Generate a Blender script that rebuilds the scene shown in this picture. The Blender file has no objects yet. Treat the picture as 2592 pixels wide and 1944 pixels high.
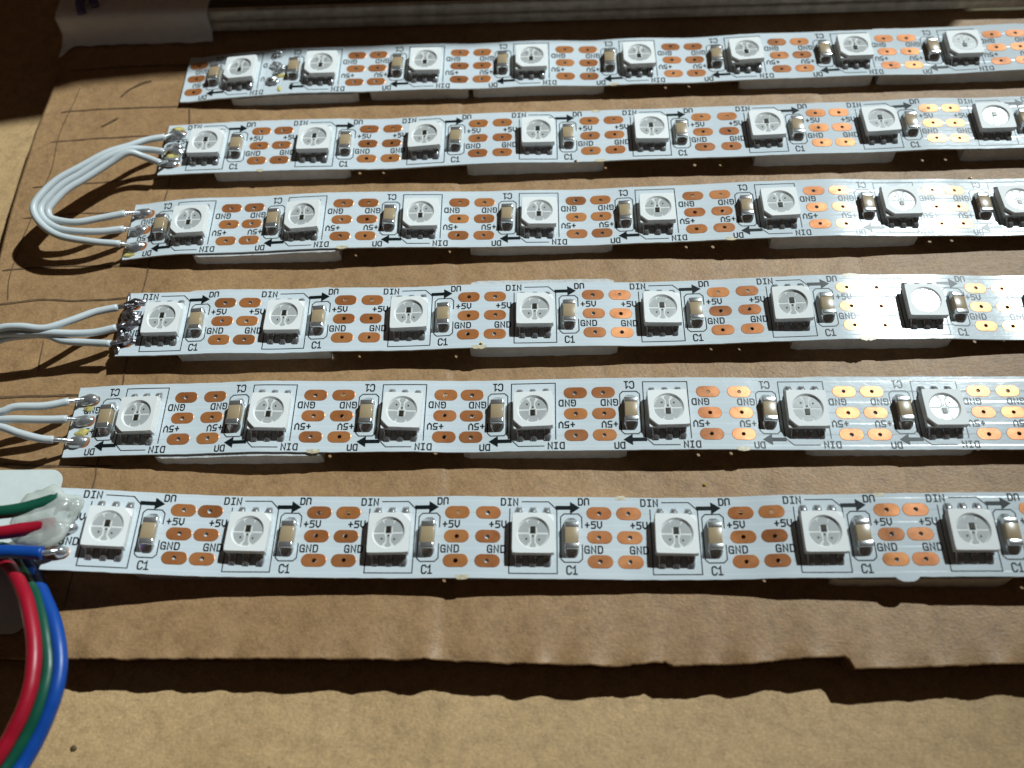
import bpy, bmesh, math, random
from mathutils import Vector, Matrix, noise

MM = 0.001                      # everything below is written in millimetres
scene = bpy.context.scene
COL = scene.collection
random.seed(7)

# ------------------------------------------------------------------ camera
cam_d = bpy.data.cameras.new('camera')
cam = bpy.data.objects.new('camera', cam_d)
COL.objects.link(cam)
CAM_R = ((0.9991727891, 0.0152447083, 0.0377006152),
         (0.0047476862, 0.8770063092, -0.4804554018),
         (-0.0403880799, 0.4802369546, 0.8762084629))
CAM_P = (-3.056 * MM, -64.676 * MM, 105.122 * MM)
cam.matrix_world = Matrix.Translation(CAM_P) @ Matrix(CAM_R).to_4x4()
cam_d.sensor_fit = 'HORIZONTAL'
cam_d.sensor_width = 3.9
cam_d.lens = 3.9 * 2331.77 / 2592.0
cam_d.clip_start = 0.005
cam_d.clip_end = 20.0
cam_d.dof.use_dof = True
cam_d.dof.focus_distance = 0.121
cam_d.dof.aperture_fstop = 2.35
scene.camera = cam

# ------------------------------------------------------------------ world, lamp, exposure
world = bpy.data.worlds.new('World')
scene.world = world
world.use_nodes = True
bg = world.node_tree.nodes['Background']
bg.inputs['Color'].default_value = (1.0, 0.74, 0.58, 1)
bg.inputs['Strength'].default_value = 0.029

LAMP = Vector((405, 440, 625)) * MM
ld = bpy.data.lights.new('desk_lamp_light', 'SPOT')
ld.energy = 43.0
ld.color = (0.86, 0.975, 1.0)
ld.shadow_soft_size = 0.0100
ld.spot_size = math.radians(33.5)
ld.spot_blend = 1.0
lo = bpy.data.objects.new('desk_lamp_light', ld)
lo.location = LAMP
lo.rotation_euler = (Vector((-0.122, 0.022, 0)) - LAMP).to_track_quat('-Z', 'Y').to_euler()
COL.objects.link(lo)

scene.view_settings.view_transform = 'Standard'
scene.view_settings.look = 'None'
scene.view_settings.exposure = 0.0
scene.view_settings.gamma = 1.0
scene.view_settings.use_curve_mapping = False

# ------------------------------------------------------------------ materials
def lin(c):
    return tuple((v / 255 / 12.92) if v / 255 <= 0.04045 else ((v / 255 + 0.055) / 1.055) ** 2.4 for v in c)

class NT:
    def __init__(self, name):
        self.m = bpy.data.materials.new(name)
        self.m.use_nodes = True
        self.t = self.m.node_tree
        self.b = self.t.nodes['Principled BSDF']
        self.out = self.t.nodes['Material Output']
    def n(self, kind, **kw):
        nd = self.t.nodes.new(kind)
        for k, v in kw.items():
            if k in nd.inputs.keys() if hasattr(nd.inputs, 'keys') else False:
                nd.inputs[k].default_value = v
            else:
                setattr(nd, k, v)
        return nd
    def l(self, a, b):
        self.t.links.new(a, b)
    def coord(self, scale, kind='Object', rot=(0, 0, 0)):
        tc = self.n('ShaderNodeTexCoord')
        mp = self.n('ShaderNodeMapping')
        mp.inputs['Scale'].default_value = scale
        mp.inputs['Rotation'].default_value = rot
        self.l(tc.outputs[kind], mp.inputs['Vector'])
        return mp.outputs['Vector']
    def noise(self, vec, scale=1.0, detail=3.0, rough=0.55, dist=0.0):
        nd = self.n('ShaderNodeTexNoise')
        nd.inputs['Scale'].default_value = scale
        nd.inputs['Detail'].default_value = detail
        nd.inputs['Roughness'].default_value = rough
        nd.inputs['Distortion'].default_value = dist
        self.l(vec, nd.inputs['Vector'])
        return nd.outputs['Fac']
    def ramp(self, fac, stops):
        r = self.n('ShaderNodeValToRGB')
        e = r.color_ramp.elements
        while len(e) < len(stops):
            e.new(0.5)
        for i, (p, c) in enumerate(stops):
            e[i].position = p
            e[i].color = (*c, 1) if len(c) == 3 else c
        self.l(fac, r.inputs['Fac'])
        return r.outputs['Color']
    def mix(self, a, b, fac, mode='MIX'):
        m = self.n('ShaderNodeMix', data_type='RGBA', blend_type=mode)
        for s, v in ((m.inputs[0], fac), (m.inputs[6], a), (m.inputs[7], b)):
            if hasattr(v, 'is_linked'):
                self.l(v, s)
            elif isinstance(v, (int, float)):
                s.default_value = v
            else:
                s.default_value = (*v, 1)
        return m.outputs[2]
    def math(self, op, a, b=0.0):
        m = self.n('ShaderNodeMath', operation=op)
        for s, v in ((m.inputs[0], a), (m.inputs[1], b)):
            if hasattr(v, 'is_linked'):
                self.l(v, s)
            else:
                s.default_value = v
        return m.outputs[0]
    def bump(self, h, strength=0.3, dist=0.0001):
        b = self.n('ShaderNodeBump')
        b.inputs['Strength'].default_value = strength
        b.inputs['Distance'].default_value = dist
        self.l(h, b.inputs['Height'])
        self.l(b.outputs['Normal'], self.b.inputs['Normal'])
        return b
    def set(self, **kw):
        for k, v in kw.items():
            s = self.b.inputs[k.replace('_', ' ')]
            if hasattr(v, 'is_linked'):
                self.l(v, s)
            elif isinstance(v, (tuple, list)):
                s.default_value = (*v, 1) if len(v) == 3 else v
            else:
                s.default_value = v
        return self

def kraft(name, c_lo, c_hi, seed, rough=0.62, fibre=1.0):
    k = NT(name)
    big = k.noise(k.coord((70, 70, 70), rot=(0, 0, seed)), 1, 4, 0.6)
    mid = k.noise(k.coord((520, 520, 520), rot=(0, 0, seed * 2)), 1, 5, 0.7)
    grain = k.noise(k.coord((2600, 2600, 2600), rot=(0, 0, seed * 3)), 1, 2, 0.6)
    f1 = k.noise(k.coord((700, 2400, 900), rot=(0, 0, 0.55 + seed)), 1, 3, 0.6, 1.6)
    f2 = k.noise(k.coord((650, 2300, 900), rot=(0, 0, -0.85 + seed)), 1, 3, 0.6, 1.6)
    base = k.ramp(big, [(0.3, c_lo), (0.72, c_hi)])
    m = k.ramp(mid, [(0.25, (0.70, 0.68, 0.65)), (0.5, (1, 1, 1)), (0.78, (1.20, 1.19, 1.16))])
    base = k.mix(base, m, 1.0, 'MULTIPLY')
    g = k.ramp(grain, [(0.25, (0.82, 0.81, 0.80)), (0.75, (1.14, 1.14, 1.13))])
    base = k.mix(base, g, 1.0, 'MULTIPLY')
    fib = k.math('MAXIMUM', f1, f2)
    fm = k.ramp(fib, [(0.50, (0.95, 0.95, 0.94)), (0.66, (1.0, 1.0, 1.0)), (0.80, (1.35, 1.35, 1.33))])
    base = k.mix(base, fm, fibre, 'MULTIPLY')
    sp = k.noise(k.coord((330, 330, 330), rot=(0, 0, seed * 5)), 1, 2, 0.5)
    spm = k.ramp(sp, [(0.17, (0.35, 0.3, 0.26)), (0.235, (1, 1, 1))])
    base = k.mix(base, spm, 0.7, 'MULTIPLY')
    k.set(Base_Color=base, Roughness=rough)
    k.b.inputs['Specular IOR Level'].default_value = 0.4
    h = k.math('ADD', k.math('MULTIPLY', fib, 0.7), k.math('ADD', k.math('MULTIPLY', mid, 0.8), k.math('MULTIPLY', grain, 0.5)))
    k.bump(h, 0.55, 0.00014)
    return k.m

M_CARD = kraft('kraft_cardboard', (0.330, 0.188, 0.086), (0.415, 0.246, 0.121), 0.3, 0.50, 0.7)
M_TABLE = kraft('kraft_box_board', (0.49, 0.312, 0.150), (0.60, 0.395, 0.200), 1.7, 0.60, 1.0)

def mat_mask():
    k = NT('white_solder_mask')
    uv = k.n('ShaderNodeUVMap')
    uv.uv_map = 'strip_mm'
    sep = k.n('ShaderNodeSeparateXYZ')
    k.l(uv.outputs['UV'], sep.inputs[0])
    t = sep.outputs['Y']
    # copper bus traces under the mask: gentle ridges that run along the strip
    wave = k.math('SINE', k.math('MULTIPLY', t, 2.13))
    tr = k.math('MINIMUM', k.math('MAXIMUM', k.math('MULTIPLY', wave, 5.0), -1.0), 1.0)
    mp = k.n('ShaderNodeMapping')
    mp.inputs['Scale'].default_value = (0.35, 0.6, 1)
    k.l(uv.outputs['UV'], mp.inputs['Vector'])
    ns = k.noise(mp.outputs['Vector'], 1.0, 4, 0.6)
    h = k.math('ADD', k.math('MULTIPLY', tr, 0.22), k.math('MULTIPLY', ns, 0.8))
    ns2 = k.noise(k.coord((150, 150, 150)), 1, 3)
    col = k.ramp(ns2, [(0.3, (0.60, 0.655, 0.685)), (0.7, (0.655, 0.705, 0.73))])
    k.set(Base_Color=col, Roughness=0.215)
    k.b.inputs['Specular IOR Level'].default_value = 0.26
    k.bump(h, 0.40, 0.00010)
    return k.m
M_MASK = mat_mask()

def simple(name, col, rough=0.5, metal=0.0, spec=0.5, nscale=None, namp=0.0, bump=None, coat=0.0):
    k = NT(name)
    if nscale:
        f = k.noise(k.coord((nscale,) * 3), 1, 4, 0.6)
        a = tuple(c * (1 - namp) for c in col)
        b = tuple(min(1.0, c * (1 + namp)) for c in col)
        k.set(Base_Color=k.ramp(f, [(0.3, a), (0.7, b)]))
    else:
        k.set(Base_Color=col)
    k.set(Roughness=rough, Metallic=metal)
    k.b.inputs['Specular IOR Level'].default_value = spec
    if coat:
        k.b.inputs['Coat Weight'].default_value = coat
        k.b.inputs['Coat Roughness'].default_value = 0.12
    if bump:
        f = k.noise(k.coord((bump[0],) * 3), 1, 3, 0.6)
        k.bump(f, bump[1], bump[2])
    return k.m

def mat_copper():
    k = NT('bare_copper_pad')
    f = k.noise(k.coord((260, 260, 260)), 1, 4, 0.6)
    oi = k.n('ShaderNodeObjectInfo')
    c = k.ramp(f, [(0.25, (0.40, 0.135, 0.046)), (0.5, (0.54, 0.200, 0.068)), (0.8, (0.62, 0.26, 0.10))])
    r = k.ramp(oi.outputs['Random'], [(0.0, (0.72, 0.72, 0.72)), (0.5, (0.98, 0.95, 0.92)), (1.0, (1.1, 1.16, 1.1))])
    k.set(Base_Color=k.mix(c, r, 1.0, 'MULTIPLY'), Metallic=0.38, Roughness=k.ramp(f, [(0.3, (0.26,) * 3), (0.7, (0.34,) * 3)]))
    k.bump(k.noise(k.coord((900, 900, 900)), 1, 3), 0.15, 0.00005)
    return k.m
M_COPPER = mat_copper()
M_INK = simple('black_silkscreen_ink', (0.008, 0.012, 0.013), 0.30, spec=0.25)
M_LEDW = simple('white_led_plastic', (0.82, 0.82, 0.80), 0.5, nscale=300, namp=0.02)
M_FLOOR = simple('led_cup_plastic', (0.62, 0.63, 0.61), 0.35)
M_PLATE = simple('silver_lead_frame', (0.66, 0.665, 0.66), 0.20, 0.28, bump=(700, 0.2, 0.00005))
M_DIE = simple('dark_chip_die', (0.035, 0.032, 0.022), 0.30, 0.2, nscale=3000, namp=0.6)
M_SOLDER = simple('shiny_solder', (0.62, 0.63, 0.64), 0.26, 0.8, nscale=700, namp=0.25, bump=(1300, 0.6, 0.0001))
M_SOLDER_D = simple('sooty_solder', (0.38, 0.36, 0.38), 0.30, 0.95, nscale=600, namp=0.5, bump=(1200, 1.0, 0.0002))
M_CAP = simple('tan_ceramic', (0.40, 0.295, 0.175), 0.30, nscale=500, namp=0.10, coat=0.3)
M_TERM = simple('tinned_terminal', (0.76, 0.76, 0.75), 0.22, 0.88, bump=(900, 0.35, 0.0001))
M_FOAM = simple('white_foam_tape', (0.56, 0.555, 0.545), 0.85, spec=0.2, nscale=900, namp=0.10, bump=(1600, 0.8, 0.0002))
M_WIREW = simple('white_wire_insulation', (0.54, 0.575, 0.585), 0.40, nscale=150, namp=0.06)
M_RED = simple('red_wire_insulation', (0.34, 0.005, 0.020), 0.40, nscale=200, namp=0.1)
M_GREEN = simple('green_wire_insulation', (0.004, 0.075, 0.042), 0.40, nscale=200, namp=0.1)
M_BLUE = simple('blue_wire_insulation', (0.004, 0.060, 0.31), 0.40, nscale=200, namp=0.1)
M_LABEL = simple('white_label_paper', (0.68, 0.73, 0.70), 0.6, nscale=700, namp=0.05)
M_PENCIL = simple('pencil_graphite', (0.135, 0.08, 0.042), 0.5, nscale=900, namp=0.4)
M_FLUX = simple('amber_flux', (0.45, 0.30, 0.06), 0.12, nscale=1500, namp=0.3)
M_FLUXY = simple('yellowed_flux_residue', (0.55, 0.46, 0.16), 0.25, nscale=1500, namp=0.35)
M_BURR = simple('torn_strip_edge', (0.60, 0.52, 0.36), 0.4, nscale=2000, namp=0.35)
M_TAPE = simple('white_paper_tape', (0.90, 0.88, 0.88), 0.75, nscale=500, namp=0.05, bump=(1200, 0.4, 0.0001))
M_PURPLE = simple('dark_purple', (0.10, 0.07, 0.18), 0.35)
M_EDGE = simple('scuffed_glass_edge', (0.66, 0.60, 0.50), 0.34, nscale=500, namp=0.25, bump=(700, 0.6, 0.0002))
M_CRUMB = simple('brown_crumb', (0.09, 0.055, 0.02), 0.6)

def mat_clear(name, tint, gloss_fac, rough):
    k = NT(name)
    k.t.nodes.remove(k.b)
    tr = k.n('ShaderNodeBsdfTransparent')
    tr.inputs['Color'].default_value = (*tint, 1)
    gl = k.n('ShaderNodeBsdfGlossy')
    gl.inputs['Roughness'].default_value = rough
    lw = k.n('ShaderNodeLayerWeight')
    lw.inputs['Blend'].default_value = 0.5
    f = k.math('ADD', k.math('MULTIPLY', k.math('POWER', lw.outputs['Facing'], 4.0), 0.7 * gloss_fac), 0.045)
    mx = k.n('ShaderNodeMixShader')
    k.l(f, mx.inputs[0])
    k.l(tr.outputs[0], mx.inputs[1])
    k.l(gl.outputs[0], mx.inputs[2])
    k.l(mx.outputs[0], k.out.inputs['Surface'])
    return k.m
M_LENS = mat_clear('clear_epoxy_lens', (0.97, 0.975, 0.97), 1.0, 0.07)
M_GLASS = mat_clear('clear_glass', (0.80, 0.84, 0.82), 1.0, 0.06)

def mat_glue():
    k = NT('cloudy_hot_glue')
    f = k.noise(k.coord((260, 260, 260)), 1, 3)
    k.set(Base_Color=k.ramp(f, [(0.3, (0.62, 0.65, 0.60)), (0.7, (0.78, 0.80, 0.75))]), Roughness=0.22)
    k.bump(k.noise(k.coord((420, 420, 420)), 1, 2), 0.4, 0.0003)
    tr = k.n('ShaderNodeBsdfTransparent')
    tr.inputs['Color'].default_value = (0.93, 0.95, 0.92, 1)
    mx = k.n('ShaderNodeMixShader')
    mx.inputs[0].default_value = 0.48
    k.l(tr.outputs[0], mx.inputs[1])
    k.l(k.b.outputs[0], mx.inputs[2])
    k.l(mx.outputs[0], k.out.inputs['Surface'])
    return k.m
M_GLUE = mat_glue()

# ------------------------------------------------------------------ helpers
ORI = {}                                                     # world origin (mm) of each thing

def mesh(name, verts, faces, mat, smooth=False):
    me = bpy.data.meshes.new(name)
    me.from_pydata([(v[0] * MM, v[1] * MM, v[2] * MM) for v in verts], [], faces)
    me.materials.append(mat)
    if smooth:
        me.polygons.foreach_set('use_smooth', [True] * len(me.polygons))
    me.update()
    return me

def put(name, me, parent=None, loc=(0, 0, 0), rot=None):
    o = bpy.data.objects.new(name, me)
    COL.objects.link(o)
    if parent is not None:
        o.parent = parent
    M = Matrix.Translation(Vector(loc) * MM)
    if rot is not None:
        M = M @ rot.to_4x4()
    o.matrix_local = M
    return o

def part(name, verts, faces, mat, parent, smooth=False):
    """a part whose vertices are given in world mm; parent is a thing with a known origin"""
    o0 = ORI.get(parent.name, Vector((0, 0, 0)))
    vs = [Vector(v) - o0 for v in verts]
    o = put(name, mesh(name, vs, faces, mat, smooth), parent)
    ORI[o.name] = o0
    return o

def tag(o, label, cat, group=None, kind=None):
    o['label'] = label
    o['category'] = cat
    if group:
        o['group'] = group
    if kind:
        o['kind'] = kind
    return o

def thing(name, base, label, cat, group=None):
    o = bpy.data.objects.new(name, None)
    o.empty_display_size = 0.005
    COL.objects.link(o)
    o.location = Vector(base) * MM
    ORI[o.name] = Vector(base)
    return tag(o, label, cat, group)

def solid(name, verts, faces, mat, label, cat, group=None, smooth=False, base=None):
    """a thing that is one mesh; vertices in world mm"""
    if base is None:
        xs = [v[0] for v in verts]; ys = [v[1] for v in verts]; zs = [v[2] for v in verts]
        base = (sum(xs) / len(xs), sum(ys) / len(ys), min(zs))
    b = Vector(base)
    o = put(name, mesh(name, [Vector(v) - b for v in verts], faces, mat, smooth), None, base)
    ORI[o.name] = b
    return tag(o, label, cat, group)

def lerp_tab(tab, x):
    if x <= tab[0][0]:
        return tab[0][1]
    for (a, b), (c, d) in zip(tab, tab[1:]):
        if x <= c:
            return b + (d - b) * (x - a) / (c - a) if c > a else d
    return tab[-1][1]

def catmull(pts, n):
    P = [Vector(p) for p in pts]
    P = [2 * P[0] - P[1]] + P + [2 * P[-1] - P[-2]]
    out = []
    for i in range(1, len(P) - 2):
        for j in range(n):
            t = j / n
            a, b, c, d = P[i - 1], P[i], P[i + 1], P[i + 2]
            out.append(0.5 * ((2 * b) + (c - a) * t + (2 * a - 5 * b + 4 * c - d) * t * t + (3 * b - a - 3 * c + d) * t ** 3))
    out.append(P[-2])
    return out

def tube(pts, r, sides=12, n=6, wob=0.0):
    path = catmull(pts, n)
    V, F = [], []
    up = Vector((0, 0, 1))
    for i, p in enumerate(path):
        t = (path[min(i + 1, len(path) - 1)] - path[max(i - 1, 0)]).normalized()
        x = t.cross(up)
        if x.length < 1e-4:
            x = Vector((1, 0, 0))
        x.normalize()
        y = x.cross(t)
        rr = r * (1 + wob * noise.noise(p * 0.9))
        for k in range(sides):
            a = 2 * math.pi * k / sides
            V.append(p + x * math.cos(a) * rr + y * math.sin(a) * rr)
    m = len(path)
    for i in range(m - 1):
        for k in range(sides):
            F.append((i * sides + k, i * sides + (k + 1) % sides, (i + 1) * sides + (k + 1) % sides, (i + 1) * sides + k))
    F.append(tuple(reversed(range(sides))))
    F.append(tuple(range((m - 1) * sides, m * sides)))
    return V, F

def blob(c, rx, ry, rz, rough=0.12, seed=0, rings=8, segs=14, floor=True, rot=0.0):
    """a lumpy half-ellipsoid of solder, flux or glue sitting on its base"""
    V, F = [], []
    c = Vector(c)
    ca, sa = math.cos(rot), math.sin(rot)
    for i in range(rings + 1):
        th = (math.pi / 2 if floor else math.pi) * i / rings
        for j in range(segs):
            ph = 2 * math.pi * j / segs
            d = Vector((math.sin(th) * math.cos(ph), math.sin(th) * math.sin(ph), math.cos(th)))
            k = 1 + rough * 2 * noise.noise(d * 1.7 + Vector((seed * 3.1, seed * 1.7, seed)))
            x, y, z = d.x * rx * k, d.y * ry * k, d.z * rz * k
            V.append(c + Vector((x * ca - y * sa, x * sa + y * ca, z)))
    for i in range(rings):
        for j in range(segs):
            F.append((i * segs + j, (i + 1) * segs + j, (i + 1) * segs + (j + 1) % segs, i * segs + (j + 1) % segs))
    return V, F

def box(x0, x1, y0, y1, z0, z1):
    V = [(x0, y0, z0), (x1, y0, z0), (x1, y1, z0), (x0, y1, z0), (x0, y0, z1), (x1, y0, z1), (x1, y1, z1), (x0, y1, z1)]
    F = [(3, 2, 1, 0), (4, 5, 6, 7), (0, 1, 5, 4), (1, 2, 6, 5), (2, 3, 7, 6), (3, 0, 4, 7)]
    return V, F

def bevel_box_mesh(name, x0, x1, y0, y1, z0, z1, r, mat, seg=2, extra=None):
    V, F = box(x0, x1, y0, y1, z0, z1)
    bm = bmesh.new()
    vs = [bm.verts.new(v) for v in V]
    for f in F:
        bm.faces.new([vs[i] for i in f])
    bmesh.ops.bevel(bm, geom=bm.edges[:], offset=r, segments=seg, profile=0.5, affect='EDGES')
    if extra:
        EV, EF = extra
        ev = [bm.verts.new(v) for v in EV]
        for f in EF:
            bm.faces.new([ev[i] for i in f])
    for v in bm.verts:
        v.co *= MM
    for f in bm.faces:
        f.smooth = True
    me = bpy.data.meshes.new(name)
    bm.to_mesh(me)
    bm.free()
    me.materials.append(mat)
    return me

# ------------------------------------------------------------------ table and cardboard
TZ = -3.9
def table_grid():
    xs = [-2500, -600, -300] + [-200 + 10 * i for i in range(41)] + [300, 600, 2500]
    ys = [-1500, -500, -250] + [-150 + 10 * i for i in range(31)] + [250, 500, 2500]
    V = [(x, y, TZ + (0.10 * noise.noise(Vector((x * .05, y * .05, 0))) if abs(x) < 250 and abs(y) < 160 else 0)) for y in ys for x in xs]
    n = len(xs)
    F = [(j * n + i, j * n + i + 1, (j + 1) * n + i + 1, (j + 1) * n + i) for j in range(len(ys) - 1) for i in range(n - 1)]
    return V, F
V, F = table_grid()
tb = put('tabletop', mesh('tabletop', V, F, M_TABLE, True))
tb['kind'] = 'structure'
tb['label'] = 'plain tan cardboard surface under everything'

FRONT = [(-84, -41.9), (-60.1, -41.8), (-52.2, -41.95), (-38.6, -41.96), (-27.3, -42.05), (-15.2, -42.18), (-9.4, -42.55), (4.2, -42.95),
         (9.3, -42.55), (9.9, -42.37), (10.3, -42.97), (19.0, -42.75), (23.4, -42.25), (29.9, -41.93), (30.1, -43.40), (34, -43.31), (48.6, -42.8), (120, -42.9)]
LEFT = [(-45, -82.3), (-20, -82.0), (5, -81.6), (12.5, -81.9), (21.8, -82.6), (28.6, -82.9), (39.9, -83.2), (48.5, -82.7), (61, -83.0), (110, -83.0)]

def front_y(x):
    return lerp_tab(FRONT, x) + 0.13 * noise.noise(Vector((x * 0.55, 3, 0))) + 0.10 * noise.noise(Vector((x * 1.7, 9, 0))) + 0.07 * noise.noise(Vector((x * 4.1, 5, 0)))

def card_z(x, y):
    z = 0.025 * math.sin(x * 2 * math.pi / 6.2 + 0.6 * noise.noise(Vector((x * .02, y * .03, 0))))
    z += 0.20 * noise.noise(Vector((x * 0.045, y * 0.05, 4)))
    for cx, amp in ((-15.8, 0.16), (39.8, 0.16)):
        d = x - cx - 0.4 * noise.noise(Vector((y * 0.05, cx, 0)))
        z += -amp * math.exp(-abs(d) / 1.3) + (0.10 * math.exp(-abs(d) / 6.0) if d < 0 else 0.0)
    e = max(0.0, y - lerp_tab(FRONT, x))
    z += math.exp(-e / 1.1) * (0.42 * noise.noise(Vector((x * 0.33, 2.2, 1))) + 0.20 * math.sin(x * 2 * math.pi / 6.2))
    return z - 0.12

def card_grid():
    xs = []
    x = -83.0
    while x < 120:
        xs.append(x)
        x += 0.45 if x < 60 else 1.5
    e = [0, 0.25, 0.6, 1.1, 1.8, 2.8, 4.2, 6]
    back = 100.0
    rows = e + [6 + (142 - 6) * i / 70 for i in range(1, 71)]
    V = []
    for r in rows:
        for x in xs:
            fy = front_y(x)
            y = fy + r * (back - fy) / 142.0
            xx = x + (lerp_tab(LEFT, y) + 0.10 * noise.noise(Vector((y * .8, 1, 0))) + 83.0) * math.exp(-(x + 83.0) / 3.0)
            V.append((xx, y, card_z(xx, y)))
    n = len(xs)
    m = len(rows)
    F = [(j * n + i, j * n + i + 1, (j + 1) * n + i + 1, (j + 1) * n + i) for j in range(m - 1) for i in range(n - 1)]
    # the paper's own thickness along the front and the side
    b = len(V)
    for i in range(n):
        v = V[i]
        V.append((v[0], v[1] + 0.05, v[2] - 0.38))
    for i in range(n - 1):
        F.append((i + 1, i, b + i, b + i + 1))
    c = len(V)
    for j in range(m):
        v = V[j * n]
        V.append((v[0] + 0.05, v[1], v[2] - 0.38))
    for j in range(m - 1):
        F.append((j * n, (j + 1) * n, c + j + 1, c + j))
    return V, F

sheet = thing('cardboard_sheet', (15, 25, TZ), 'corrugated brown cardboard sheet with pencil lines and torn front edge carrying the strips', 'cardboard')
V, F = card_grid()
part('top_liner', V, F, M_CARD, sheet, True)
# corrugated medium and bottom liner
V, F = [], []
xs = [-81.5 + 0.55 * i for i in range(int(200 / 0.55))]
for i, x in enumerate(xs):
    z = -2.15 + 1.40 * math.sin(x * 2 * math.pi / 6.2)
    V += [(x, max(front_y(x), front_y(x + .5)) + 0.35 + 0.25 * noise.noise(Vector((x, 0, 7))), z), (x, 99.8, z)]
    if i:
        F.append((2 * i - 2, 2 * i, 2 * i + 1, 2 * i - 1))
part('fluting', V, F, M_CARD, sheet, True)
V, F = [], []
xs = [-82 + 2.0 * i for i in range(101)]
for i, x in enumerate(xs):
    V += [(x, lerp_tab(FRONT, x) + 0.4 + 0.3 * noise.noise(Vector((x * .7, 0, 2))), TZ + 0.22), (x, 99.8, TZ + 0.22)]
    if i:
        F.append((2 * i - 2, 2 * i, 2 * i + 1, 2 * i - 1))
part('bottom_liner', V, F, M_CARD, sheet)

PENCIL = [
    ([(-80.87, 53.02), (-72.64, 53.52), (-61.11, 53.52), (-50, 53.4)], .30), ([(-80.04, 43.71), (-78.6, 43.95), (-74.5, 44.2), (-67.47, 44.29), (-60.5, 44.23)], .30),
    ([(-80.16, 37.49), (-74.35, 37.96), (-63.72, 38.18), (-58, 38.3)], .26), ([(-80.59, 28.25), (-76.46, 28.59), (-68.34, 29.12), (-60.01, 29.39)], .26),
    ([(-80.47, 22.26), (-73.28, 22.95), (-64.13, 23.05)], .22), ([(-81.0, 12.88), (-75.59, 13.3), (-69.85, 13.44), (-60.44, 13.23)], .26),
    ([(-80.65, 6.9), (-73.6, 7.74), (-68.43, 7.42), (-61.47, 7.79), (-59.6, 7.8)], .30), ([(-80.5, -7.9), (-70.19, -7.79), (-63.15, -7.7)], .30),
    ([(-79.8, -17.3), (-72.82, -17.55), (-65.46, -17.87), (-58, -17.95)], .30), ([(-80, -31.0), (-66, -31.5), (-54, -31.6)], .24),
    ([(-58.8, 57.0), (-59.13, 44.85), (-58.58, 40.24), (-59.17, 33.8), (-59.62, 30.25), (-59.47, 27.16), (-59.68, 24.13), (-59.69, 13.32), (-59.58, 9.9), (-59.65, 7.42),
      (-59.47, -3.59), (-59.31, -6.91), (-60.16, -16.9), (-59.99, -19.88), (-60.1, -24), (-60.0, -36)], .20),
    ([(-78.0, 49.16), (-78.28, 46.59), (-79.0, 38.95), (-78.44, 31.63), (-78.68, 27.73), (-79.6, 13.12), (-78.69, 7.65)], .15),
    ([(-71.89, 1.0), (-71.28, -4.6)], .16), ([(-70.87, 46.75), (-69.59, 48.37), (-67.88, 49.55), (-66.35, 50.03)], .34), ([(-72.69, 40.4), (-70.23, 42.25)], .25)]
for i, (pl, w) in enumerate(PENCIL):
    pts = catmull([(a, b, 0) for a, b in pl], 8)
    V, F = [], []
    for j, p in enumerate(pts):
        t = (pts[min(j + 1, len(pts) - 1)] - pts[max(j - 1, 0)]).normalized()
        nrm = Vector((-t.y, t.x, 0))
        ww = w * 0.5 * (1 + 0.5 * noise.noise(Vector((p.x * .9, p.y * .9, i))))
        if j == 0 or j == len(pts) - 1:
            ww *= 0.3
        q = p + nrm * 0.12 * noise.noise(Vector((p.x * .3, p.y * .3, i + 4)))
        for sgn in (-1, 1):
            a = q + nrm * ww * sgn
            V.append((a.x, a.y, card_z(a.x, a.y) + 0.035 + 0.006 * i))
        if j:
            F.append((2 * j - 2, 2 * j, 2 * j + 1, 2 * j - 1))
    part('pencil_line', V, F, M_PENCIL, sheet)

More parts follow.
